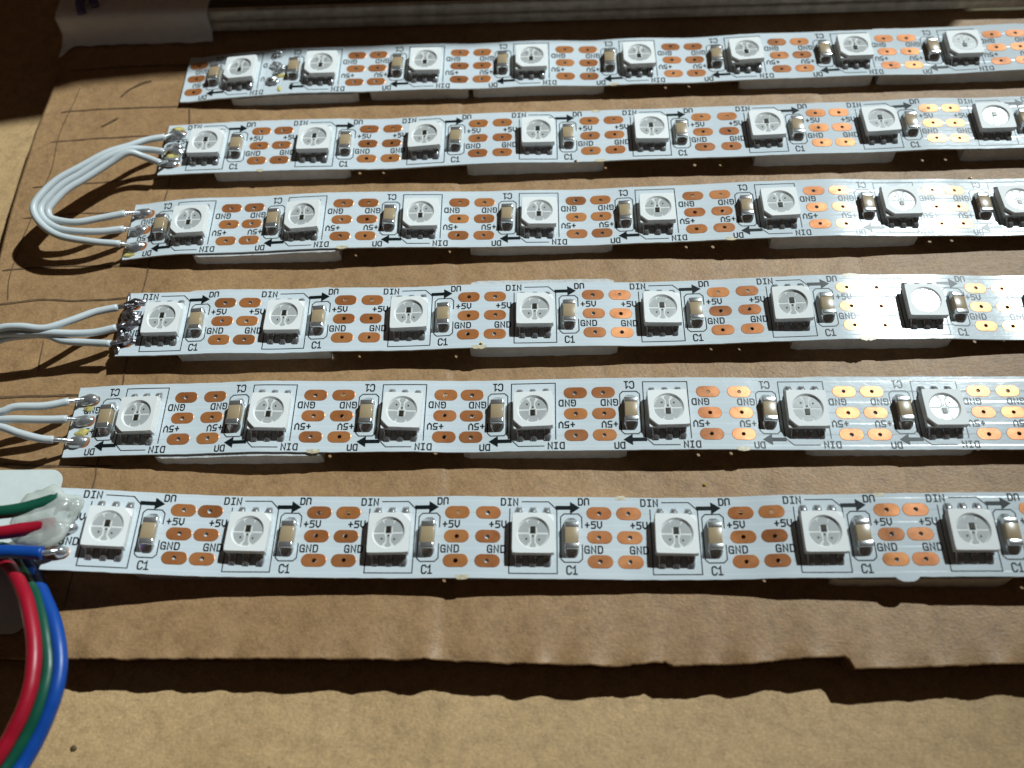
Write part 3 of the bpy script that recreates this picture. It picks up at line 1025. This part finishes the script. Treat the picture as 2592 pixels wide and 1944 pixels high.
for k, lst in TAPES.items():
    for i, (a, b, fr, bk) in enumerate(lst):
        fr -= 0.14
        n = 22
        V, F = [], []
        for j in range(n + 1):
            s = a + (b - a) * j / n
            e = 0.25 if j in (0, n) else 0.0
            for t in (-5 - fr, -4.6, 0, 4.6, 5 + bk):
                tt = t + (0.10 * noise.noise(Vector((s * 1.3, t, k * 3 + i))) if abs(t) > 4.7 else 0)
                if abs(t) > 4.7:
                    tt -= math.copysign(e, t)
                p = P(k, s, tt, -TH - 0.012)
                q = Vector((p.x, p.y, card_z(p.x, p.y) + 0.015))
                if abs(t) > 4.7:      # foam edge, squeezed a little below the board
                    p.z -= 0.06
                    q.y += math.copysign(0.12, t) + 0.08 * noise.noise(Vector((s * 2, t, 1)))
                V += [p, q]
        m = 10
        for j in range(n):
            for c in range(4):
                u0, u1 = j * m + 2 * c, (j + 1) * m + 2 * c
                F.append((u0, u1, u1 + 2, u0 + 2))
                F.append((u0 + 1, u0 + 3, u1 + 3, u1 + 1))
            F.append((j * m, j * m + 1, (j + 1) * m + 1, (j + 1) * m))
            F.append((j * m + 8, (j + 1) * m + 8, (j + 1) * m + 9, j * m + 9))
        for c in range(4):
            F.append((2 * c, 2 * c + 2, 2 * c + 3, 2 * c + 1))
            z = n * m
            F.append((z + 2 * c, z + 2 * c + 1, z + 2 * c + 3, z + 2 * c + 2))
        c0 = P(k, (a + b) / 2, 0, 0)
        solid('foam_tape_pad', V, F, M_FOAM, '%s white foam tape pad from the wired end under the %s LED strip' % (ORD[i], SNAMES[k]) if k > 1 else
              '%s white foam tape pad from the cut end under the topmost LED strip' % ORD[i],
              'foam tape', 'white foam tape pads under the strips', base=(c0.x, c0.y, 0))

# ------------------------------------------------------------------ white three-core ribbon wires
def cable(name, label, cat, wires, group=None):
    b = wires[0][0][0]
    root = thing(name, (b[0], b[1], 0), label, cat, group)
    for pts, r, mat, lab in wires:
        V, F = tube(pts, r, 14, 7, 0.04)
        w = part('wire', V, F, mat, root, True)
        if lab:
            w['label'] = lab
    return root

W23A = [(-60.3, 35.0, 2.9), (-62.67, 33.74, 3.6), (-64.82, 32.22, 4.2), (-67.38, 30.2, 4.9), (-70.65, 27.25, 5.4), (-73.37, 24.6, 5.7), (-75.1, 21.56, 5.8), (-75.41, 19.31, 5.5), (-74.01, 16.95, 5.0), (-71.13, 15.51, 4.2), (-66.77, 15.02, 3.4), (-63.2, 15.3, 2.4)]
W23B = [(-59.9, 31.95, 3.0), (-62.31, 31.91, 3.6), (-64.54, 31.14, 4.5), (-66.95, 29.3, 5.0), (-70.1, 26.3, 5.0), (-72.6, 23.9, 5.1), (-74.3, 21.1, 5.0), (-74.6, 19.45, 4.8), (-73.5, 17.9, 4.4), (-70.99, 16.75, 4.0), (-66.71, 16.85, 3.3), (-63.2, 17.96, 2.4)]
W23C = [(-60.0, 29.75, 3.0), (-62.3, 30.36, 3.7), (-64.28, 30.43, 4.7), (-66.6, 28.5, 4.6), (-69.5, 25.5, 4.6), (-71.9, 23.3, 4.7), (-73.4, 20.7, 4.6), (-73.6, 19.6, 4.4), (-72.7, 18.73, 4.1), (-69.84, 18.3, 3.7), (-66.82, 19.4, 3.1), (-63.6, 20.8, 2.4)]
def ribbonise(A, Bq, Cq, lo, hi, gap=0.97):
    for W in (A, Cq):
        for i in range(lo, hi):
            a, b = Vector(W[i]), Vector(Bq[i])
            W[i] = tuple(b + (a - b).normalized() * gap)
ribbonise(W23A, W23B, W23C, 2, 9)
cable('ribbon_cable', 'white three-core wire loop joining the second and third LED strips', 'wire',
      [(W23A, .50, M_WIREW, None), (W23B, .50, M_WIREW, None), (W23C, .50, M_WIREW, None)], 'white wire loops between strips')
W45A = [(-60.9, 4.08, 3.0), (-63.57, 2.98, 3.6), (-65.97, 1.21, 4.4), (-68.9, -0.4, 5.4), (-71.76, -0.5, 6.0), (-74.21, -0.8, 6.2), (-78, -2.2, 6.2), (-80.5, -5.5, 6.0), (-79, -10.0, 5.6), (-74.75, -11.7, 5.0), (-72.02, -11.8, 4.6), (-70.27, -11.55, 4.2), (-67.13, -11.05, 3.4), (-64.5, -9.95, 2.5)]
W45B = [(-60.4, 0.85, 3.0), (-62.93, -0.1, 3.4), (-65.25, -0.6, 4.0), (-68.02, -0.9, 4.7), (-71.48, -1.1, 5.1), (-74.59, -1.3, 5.2), (-77.6, -2.9, 5.1), (-79.3, -6.0, 5.0), (-78, -10.8, 4.6), (-74.86, -13.0, 4.2), (-71.87, -13.21, 4.0), (-69.98, -13.08, 3.8), (-66.77, -12.89, 3.2), (-64.1, -12.5, 2.5)]
W45C = [(-60.6, -1.67, 3.0), (-63.78, -1.55, 3.2), (-66.77, -1.5, 3.7), (-69.65, -1.1, 4.2), (-72.75, -1.3, 4.2), (-75.01, -1.8, 4.2), (-77.2, -3.6, 4.1), (-78.3, -6.4, 4.0), (-77.2, -11.5, 4.0), (-74.65, -14.1, 4.0), (-71.61, -14.55, 3.8), (-69.2, -14.89, 3.4), (-66.73, -15.44, 3.0), (-65.2, -15.4, 2.5)]
ribbonise(W45A, W45B, W45C, 3, 11)
cable('ribbon_cable', 'white three-core wire leaving the frame between the fourth and fifth LED strips', 'wire',
      [(W45A, .50, M_WIREW, None), (W45B, .50, M_WIREW, None), (W45C, .50, M_WIREW, None)], 'white wire loops between strips')

# bare strands from the insulation into the solder
def strand(k, pts, r=.26, mat=None):
    V, F = tube(pts, r, 8, 5, 0.15)
    part('bare_strand', V, F, mat or M_SOLDER, STRIPS[k]['root'], True)
for k, ends in ((2, (W23A[0], W23B[0], W23C[0])), (3, (W23A[-1], W23B[-1], W23C[-1])), (4, (W45A[0], W45B[0], W45C[0])), (5, (W45A[-1], W45B[-1], W45C[-1]))):
    S = STRIPS[k]
    for e, t in zip(ends, (2.8, -.1, -2.9) if k in (2, 4) else ((-3.0, -.05, 3.05) if k == 3 else (3.05, .05, -2.95))):
        c = P(k, S['end'] + 1.4, t, 0.35)
        ev = Vector(e)
        strand(k, [ev + (ev - c) * .15, ev.lerp(c, .5) + Vector((0, 0, .1)), c], .30, M_SOLDER_D if k == 4 else M_SOLDER)

# ------------------------------------------------------------------ red, green and blue supply wires
RED = [(-60.2, -27.95, 6.0), (-61.05, -28.08, 6.2), (-62.62, -28.47, 6.3), (-64.34, -28.78, 6.4), (-66.07, -29.04, 6.4), (-69.5, -29.2, 6.2), (-73, -29.6, 5.4), (-74.6, -31.0, 4.2), (-73, -32.0, 3.0), (-69.96, -30.6, 2.4), (-67.33, -31.11, 2.9),
       (-64.59, -33.19, 4.0), (-61.77, -36.24, 5.5), (-60.05, -39.04, 6.2), (-58.8, -41.71, 6.6), (-58.1, -44.21, 6.8), (-57.89, -46.65, 6.8), (-58.23, -48.95, 6.6), (-59.08, -51.22, 6.2), (-59.9, -53.03, 6.0), (-61.3, -55.23, 5.5), (-66, -62, 2), (-76, -70, -2.8), (-95, -80, -2.9)]
GREEN = [(-60.47, -24.74, 6.0), (-61.41, -25.16, 6.2), (-62.85, -25.76, 6.4), (-64.48, -26.31, 6.6), (-66.61, -26.7, 6.8), (-71, -27.1, 7), (-76, -28.6, 5.4), (-77, -31.0, 3.2), (-73, -31.3, 1.6), (-68.6, -29.2, 1.5), (-65.25, -32.0, 2.0),
         (-63.1, -34.15, 2.9), (-61.16, -36.02, 4.1), (-59.30, -38.79, 5.0), (-57.98, -41.48, 5.4), (-57.07, -44.01, 5.6), (-56.92, -46.47, 5.6), (-57.27, -48.79, 5.4), (-58.06, -51.09, 5.0), (-59.14, -53.37, 4.8), (-60.4, -55.55, 4.6), (-64.5, -62, 1.5), (-74.5, -71.2, -2.8), (-94, -81.8, -2.9)]
BLUE = [(-60.76, -31.42, 6.0), (-62.43, -31.33, 6.1), (-64.19, -31.25, 6.2), (-65.46, -31.25, 6.2), (-69, -31.3, 6.0), (-72.4, -31.9, 4.4), (-72, -32.4, 2.2), (-69.5, -30.9, 1.0), (-66.3, -30.4, 1.0), (-64.0, -32.05, 1.6), (-62.25, -33.97, 2.6),
        (-60.5, -35.9, 3.8), (-58.26, -38.69, 4.8), (-56.75, -41.44, 5.3), (-55.90, -43.97, 5.5), (-55.72, -46.43, 5.5), (-56.18, -48.73, 5.1), (-56.90, -51.03, 4.7), (-57.9, -53.44, 4.4), (-59.0, -55.69, 4.2), (-63, -62.2, 1.0), (-73, -72.4, -2.8), (-93, -83.6, -2.9)]
power = cable('supply_cable', 'red, green and blue wires curving to the bottom LED strip', 'wire',
              [(RED, .80, M_RED, 'red insulated wire'), (GREEN, .78, M_GREEN, 'green insulated wire'), (BLUE, .78, M_BLUE, 'blue insulated wire')])
for e, t in ((GREEN[0], 3.0), (RED[0], 0.0), (BLUE[0], -2.9)):
    c = P(6, -4.3, t, .5)
    strand(6, [Vector(e) + Vector((-.4, 0, 0)), Vector(e).lerp(c, .5) + Vector((0, 0, .15)), c], .34)

# hot glue over the joint
V, F = [], []
bm = bmesh.new()
bmesh.ops.create_icosphere(bm, subdivisions=4, radius=1)
for v in bm.verts:
    d = v.co.normalized()
    k_ = 1 + .34 * noise.noise(d * 1.5 + Vector((3, 1, 8))) + .10 * noise.noise(d * 4.1)
    v.co = Vector((-61.7 + 3.7 * d.x * k_ + 0.5 * d.y, -26.9 + 3.7 * d.y * k_, 5.5 + (1.7 if d.z > 0 else .9) * d.z * k_))
    # a pulled wisp along the green wire
    if d.x < -.35 and d.y > .25:
        v.co += Vector((-1.6, .7, .1)) * (-d.x - .35) * (d.y + .2)
bm.verts.ensure_lookup_table()
V = [v.co.copy() for v in bm.verts]
F = [tuple(v.index for v in f.verts) for f in bm.faces]
bm.free()
solid('hot_glue', V, F, M_GLUE, 'cloudy clear hot glue blob over the red and green wire ends', 'glue', smooth=True)

# white label under the wires
V, F = [], []
x0, x1, y0, y1, r = -96, -64.0, -39.1, -18.5, 1.7
outl = [(x0, y0), (x1 - r, y0)] + [(x1 - r + r * math.cos(a), y0 + r + r * math.sin(a)) for a in [math.radians(-90 + 15 * i) for i in range(1, 7)]]
outl += [(x1 - r + r * math.cos(a), y1 - r + r * math.sin(a)) for a in [math.radians(15 * i) for i in range(0, 7)]] + [(x0, y1)]
# on the sheet this label overhangs its edge on the far side, so it follows the sheet only
outl = [(max(a, -81.0), b) for a, b in outl]
for z in (0.14, 0.30):
    for a, b in outl:
        V.append((a, b, z))
n = len(outl)
F = [tuple(range(n, 2 * n)), tuple(reversed(range(n)))] + [(i, (i + 1) % n, n + (i + 1) % n, n + i) for i in range(n)]
solid('paper_label', V, F, M_LABEL, 'white label with rounded corners under the red, green and blue wires', 'label')

# ------------------------------------------------------------------ glass plates, tape and purple curl at the back
def plate(y0, y1, z0, z1, x0, x1, label):
    root = thing('glass_plate', ((x0 + x1) / 2, y0, z0), label, 'glass plate', 'stacked glass plates')
    V, F = box(x0, x1, y0 + .25, y1, z0 + .02, z1 - .02)
    part('pane', V, F, M_GLASS, root)
    # scuffed ground edge along the front
    V, F = [], []
    n = 240
    for i in range(n + 1):
        x = x0 + (x1 - x0) * i / n
        j = 0.10 * noise.noise(Vector((x * 1.3, z0, 0))) + .06 * noise.noise(Vector((x * 4, z0, 3)))
        for y, z in ((y0 + .22, z0 + .03), (y0 + j, z0 + .22), (y0 + j * .6, z1 - .30), (y0 + .35 + j * .5, z1 - .02), (y0 + .9, z1)):
            V.append((x, y, z))
    for i in range(n):
        for c in range(4):
            F.append((i * 5 + c, (i + 1) * 5 + c, (i + 1) * 5 + c + 1, i * 5 + c + 1))
    part('ground_edge', V, F, M_EDGE, root, True)
plate(61.0, 82.0, 0.15, 1.95, -79, 118, 'lower of two scuffed glass plates lying behind the topmost strip')
plate(61.25, 82.0, 2.05, 4.0, -78.6, 118, 'upper of two scuffed glass plates lying behind the topmost strip')

# white tape wrapped over the plate edges
V, F = [], []
n = 60
for i in range(n + 1):
    f = i / n
    x = -83.2 + f * 25.4
    wv = .35 * noise.noise(Vector((x * .35, 0, 2))) + .12 * noise.noise(Vector((x * 1.6, 0, 5)))
    drop = 2.6 * math.exp(-(f / .05) ** 2)
    for y, z in ((66.5, 4.12), (62.0, 4.15), (60.95, 3.95), (60.72, 2.2), (60.35, .9), (59.5 - wv * .6 - drop * .4, .30 if f > .02 else .2), (58.7 + wv - drop, .12)):
        V.append((x, y, max(z, card_z(x, y) + .06)))
for i in range(n):
    for c in range(6):
        F.append((i * 7 + c, i * 7 + c + 1, (i + 1) * 7 + c + 1, (i + 1) * 7 + c))
o = solid('paper_tape', V, F, M_TAPE, 'dim white paper tape wrapped over the ends of the glass plates', 'tape', smooth=True)
md = o.modifiers.new('thickness', 'SOLIDIFY')
md.thickness = 0.12 * MM
md.offset = 1
# small dark purple curl at the plate corner
V, F = tube([(-78.6, 61.3, 4.25), (-78.9, 62.6, 5.2), (-78.4, 64.2, 5.6), (-77.4, 64.4, 5.2), (-76.6, 62.8, 4.5)], .7, 10, 6)
solid('purple_curl', V, F, M_PURPLE, 'small dark purple curl on the corner of the glass plates', 'clip', smooth=True)

# unseen upright panel added behind, outlined to cast shade on the sheet's back
OUT = [(94.2, TZ), (94.2, 59.2), (31.3, 62.3), (-15.8, 66.0), (-26.7, 67.5), (-28.4, 69.3), (-33.2, 70.9), (-70, 81), (-140, 85), (-140, TZ)]
V = [(x, y, z) for y in (92.0, 95.6) for x, z in OUT]
n = len(OUT)
F = [tuple(range(n)), tuple(reversed(range(n, 2 * n)))] + [(i, n + i, n + (i + 1) % n, (i + 1) % n) for i in range(n)]
solid('shade_panel', V, F, M_CARD, 'unseen upright cardboard panel added behind the glass plates to shade them', 'cardboard')

# ------------------------------------------------------------------ specks
for (x, y, z, r, lab, mt) in ((-11.55, -2.3, None, .24, 'amber flux bead on the front edge of the fourth LED strip', M_FLUX),
                              (15.99, -21.38, 0, .26, 'amber flux bead on bare cardboard above the bottom LED strip', M_FLUX),
                              (58.55, 25.76, 0, .26, 'amber flux bead on bare cardboard above the third LED strip', M_FLUX),
                              (1.7, 29.0, None, .22, 'amber flux bead on the front edge of the second LED strip', M_FLUX),
                              (-57.13, -51.04, TZ, .42, 'brown crumb on the bare tan surface in front', M_CRUMB)):
    if z is None:
        k = 4 if y < 0 else 2
        z = sz(k, x - STRIPS[k]['x0']) + .01
    elif z == 0:
        z = card_z(x, y)
    V, F = blob((x, y, z), r, r * .85, r * .9 if mt is M_FLUX else r * .4, .12, x, 6, 12)
    solid('flux_bead' if mt is M_FLUX else 'crumb', V, F, mt, lab, 'flux bead' if mt is M_FLUX else 'crumb', smooth=True)
